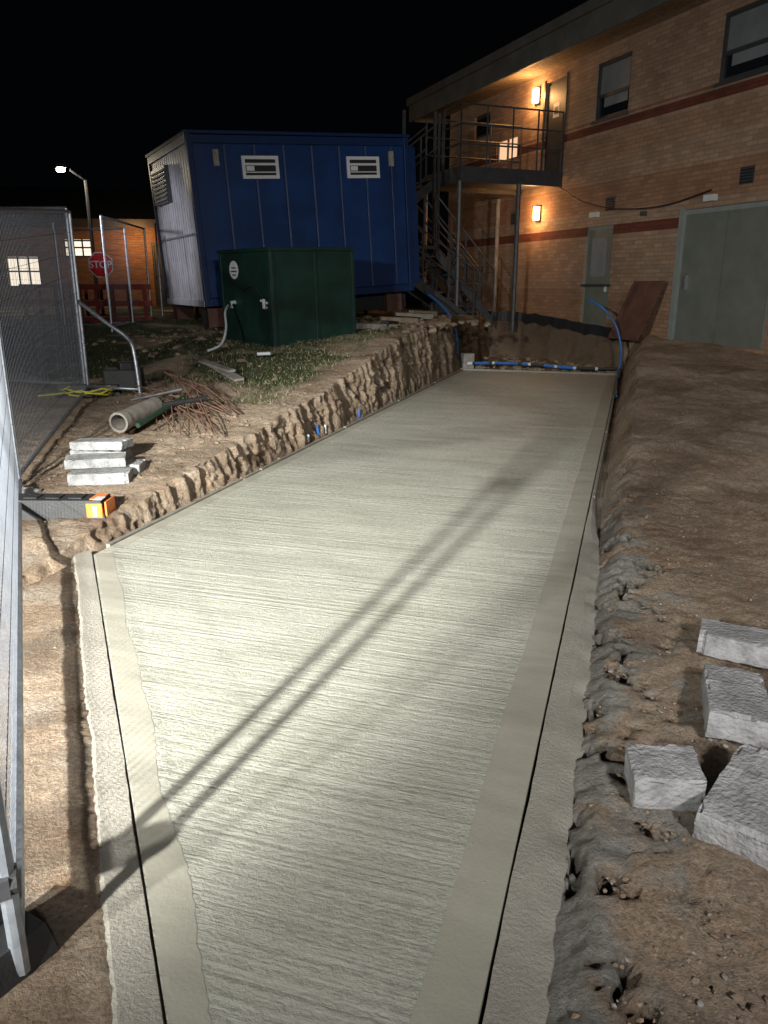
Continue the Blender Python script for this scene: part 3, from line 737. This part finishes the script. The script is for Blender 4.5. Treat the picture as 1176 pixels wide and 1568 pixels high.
for i in range(26):
    a=(-2.4+random.uniform(-.3,.35),8.8+random.uniform(-.9,.6)); b=(-1.68+random.uniform(-.35,.3),6.9+random.uniform(-.4,.7))
    q0=Vector((a[0],a[1],gxy(*a)+.10+.10*random.random())); q1=Vector((b[0],b[1],gxy(*b)+.04+.07*random.random()))
    m_=(q0+q1)/2+Vector((random.gauss(0,.04),0,.05)); mb.tube([q0,m_,q1],.0055,'rust',5)
mb.build('rebar_rods')
mb=MB(); mb.obox((-2.0,9.7,gxy(-2.0,9.7)+.05),(1.2,.12,.03),math.radians(-62),'woodg',.1,.08); mb.obox((-2.12,9.85,gxy(-2.1,9.9)+.09),(.9,.09,.03),math.radians(-54),'woodg',.1,.06)
mb.build('timber_planks')
mb=MB()
for (x,y,l,r,k) in((-.2,12.9,.9,.5,'woodg'),(.3,13.8,.8,.45,'wood'),(.55,14.5,.7,.2,'woodg'),(.1,13.2,.5,1.2,'dark'),(.75,15.2,.7,.8,'wood'),(.4,14.0,.5,-.3,'dark')):
    mb.obox((x,y,gxy(x,y)+.06),(l,.13,.09),r,k,.1,.05)
mb.build('timber_sleepers',bevel=.01)
mb=MB()
for i in range(90): 
    x,y=random.gauss(-.0,.9),13.6+random.gauss(0,.5); stone(mb,(x,y,gxy(x,y)+.02),random.uniform(.03,.09),'stone')
for i in range(60):
    x,y=random.gauss(-3.2,.7),12.2+random.gauss(0,.8); stone(mb,(x,y,gxy(x,y)),random.uniform(.03,.08),'stone')
mb.build('loose_stone_heap')
mb=MB(); BW=WM@Matrix.Translation(Vector((.30,.75,.62)))@Matrix.Rotation(math.radians(26),4,'X')
mb.box((-.42,-.01,0),(.42,.01,1.15),'ply',BW); mb.box((-.40,.011,.03),(-.33,.03,1.12),'ply',BW); mb.box((.33,.011,.03),(.40,.03,1.12),'ply',BW)
mb.build('leaning_plywood_board')
mb=MB(); n=30; vs=[];fs=[]
for i in range(n+1):
    l=-3.3+3.4*i/n; c=cend(l)+.16+.04*nz(i*.7,0); p=lc(l,c,base(l,c)+.08+.04*nz(i*.5,4)); q=lc(l,c-.05,base(l,c)-.12+.08*nz(i*.6,7)); r_=lc(l,c+.25,base(l,c)+.04)
    vs+=[r_,p,q]
for i in range(n):
    for k in range(2): o=3*i+k; fs.append((o,o+3,o+4,o+1))
mb.add(vs,fs,'black'); mb.build('damp_proof_membrane')

# ------------------------------------------------------------ blue pipes
mb=MB()
mb.tube(curve_pts([(.82,16.2,1.45),(1.05,15.9,1.28),(1.32,15.5,.95),(1.42,15.25,.55),(1.40,15.12,.12)]),.024,'bpipe',8)
mb.build('blue_water_pipe',smooth=True)
mb=MB()
mb.tube(curve_pts([(3.72,14.6,1.33),(3.98,14.45,1.18),(4.22,14.4,.88),(4.33,14.3,.45),(4.28,14.2,.06)]),.02,'bpipe',8)
mb.tube(curve_pts([(4.28,14.2,.1),(4.12,13.7,.02),(3.85,12.8,-.02),(3.5,11.6,-.02)]),.02,'bpipe',8)
mb.build('blue_water_pipe',smooth=True)
mb=MB()
a=lc(-3.0,14.97,.12);b=lc(-.15,14.97,.12); x=0
seq=[(.10,'wpipe'),(.05,'black'),(.28,'bpipe'),(.06,'black'),(.05,'wpipe'),(.45,'bpipe'),(.08,'black'),(.12,'bpipe'),(.05,'wpipe'),(.25,'black'),(.2,'bpipe'),(.05,'wpipe'),(.3,'bpipe'),(.06,'wpipe'),(.35,'black'),(.05,'wpipe'),(.40,'black')]
for i,(w_,k) in enumerate(seq):
    f=lambda t:a+(b-a)*t/2.9+Vector((0,0,.03*math.sin(t*2)))
    mb.tube([f(x),f(x+w_)],.028+.004*(i%3==0),k,8); x+=w_
mb.build('taped_service_pipe')
mb=MB()
for (c_,h_,k,dx) in((7.3,.10,'wpipe',.01),(7.62,.15,'bpipe',-.02),(7.8,.12,'wpipe',.0),(8.9,.13,'bpipe',.015)):
    p=lc(-3.13,c_,0); mb.tube([p+Vector((0,0,-.05)),p+Vector((dx,-.01,h_))],.012,k,6)
p=lc(-3.02,15.1); mb.obox((p.x-.02,p.y+.02,.15),(.22,.2,.3),.3,'woodg')
mb.build('service_duct_stubs')

# ------------------------------------------------------------ lights
def spot(name,loc,aim,P,colr,size,blend=1.0,r=.1):
    l=bpy.data.lights.new(name,'SPOT'); l.energy=P; l.color=colr; l.spot_size=math.radians(size); l.spot_blend=blend; l.shadow_soft_size=r
    o=bpy.data.objects.new(name,l); col.objects.link(o); o.location=loc
    o.rotation_euler=(Vector(aim)-Vector(loc)).to_track_quat('-Z','Y').to_euler(); return o
def pt(name,loc,P,colr,r=.05):
    l=bpy.data.lights.new(name,'POINT'); l.energy=P; l.color=colr; l.shadow_soft_size=r
    o=bpy.data.objects.new(name,l); col.objects.link(o); o.location=loc; return o
spot('added_fill_light',(-3.05,-3.7,3.3),(-1.1,4.6,0),17500,(1,1,.93),30,1.0,.11)
spot('added_fill_light',(-4.3,-3.3,3.2),(.4,7.5,0.3),3700,(1,1,.94),56,1.0,.15)
spot('added_fill_light',(2.0,-3.8,4.2),(2.4,6.8,0.2),2000,(1,.98,.96),76,1.0,.3)  # unseen fill added behind right to brighten the blocks and right ground
spot('added_fill_light',(-9.5,10.5,3.6),(-3.6,14.2,2.3),1100,(.93,.92,1),24,.9,.2)
for (s,z,P) in((4.82,5.60,50),(4.54,3.14,50)):
    pt('wall_lamp_light',WM@Vector((s,.25,z)),P,(1,.50,.18),.08)
pt('street_lamp_light',(-7.74,19.95,4.1),70,(1,.85,.6),.1)
pt('wall_lamp_light',(-8.0,26.0,3.0),70,(1,.5,.2),.1)
w=bpy.data.worlds.new('World'); scene.world=w; w.use_nodes=True
bg=w.node_tree.nodes['Background']; bg.inputs['Color'].default_value=(.6,.75,1,1); bg.inputs['Strength'].default_value=.0012

# ------------------------------------------------------------ camera
cd=bpy.data.cameras.new('camera'); cam=bpy.data.objects.new('camera',cd); col.objects.link(cam)
cam.location=(0,0,1.6); cam.rotation_euler=(math.radians(90-16.5),0,0)
cd.sensor_fit='VERTICAL'; cd.sensor_height=24; cd.lens=24*1178/1568; cd.clip_end=500; cd.clip_start=.05
scene.camera=cam
scene.view_settings.view_transform='Standard'; scene.view_settings.look='None'; scene.view_settings.exposure=0
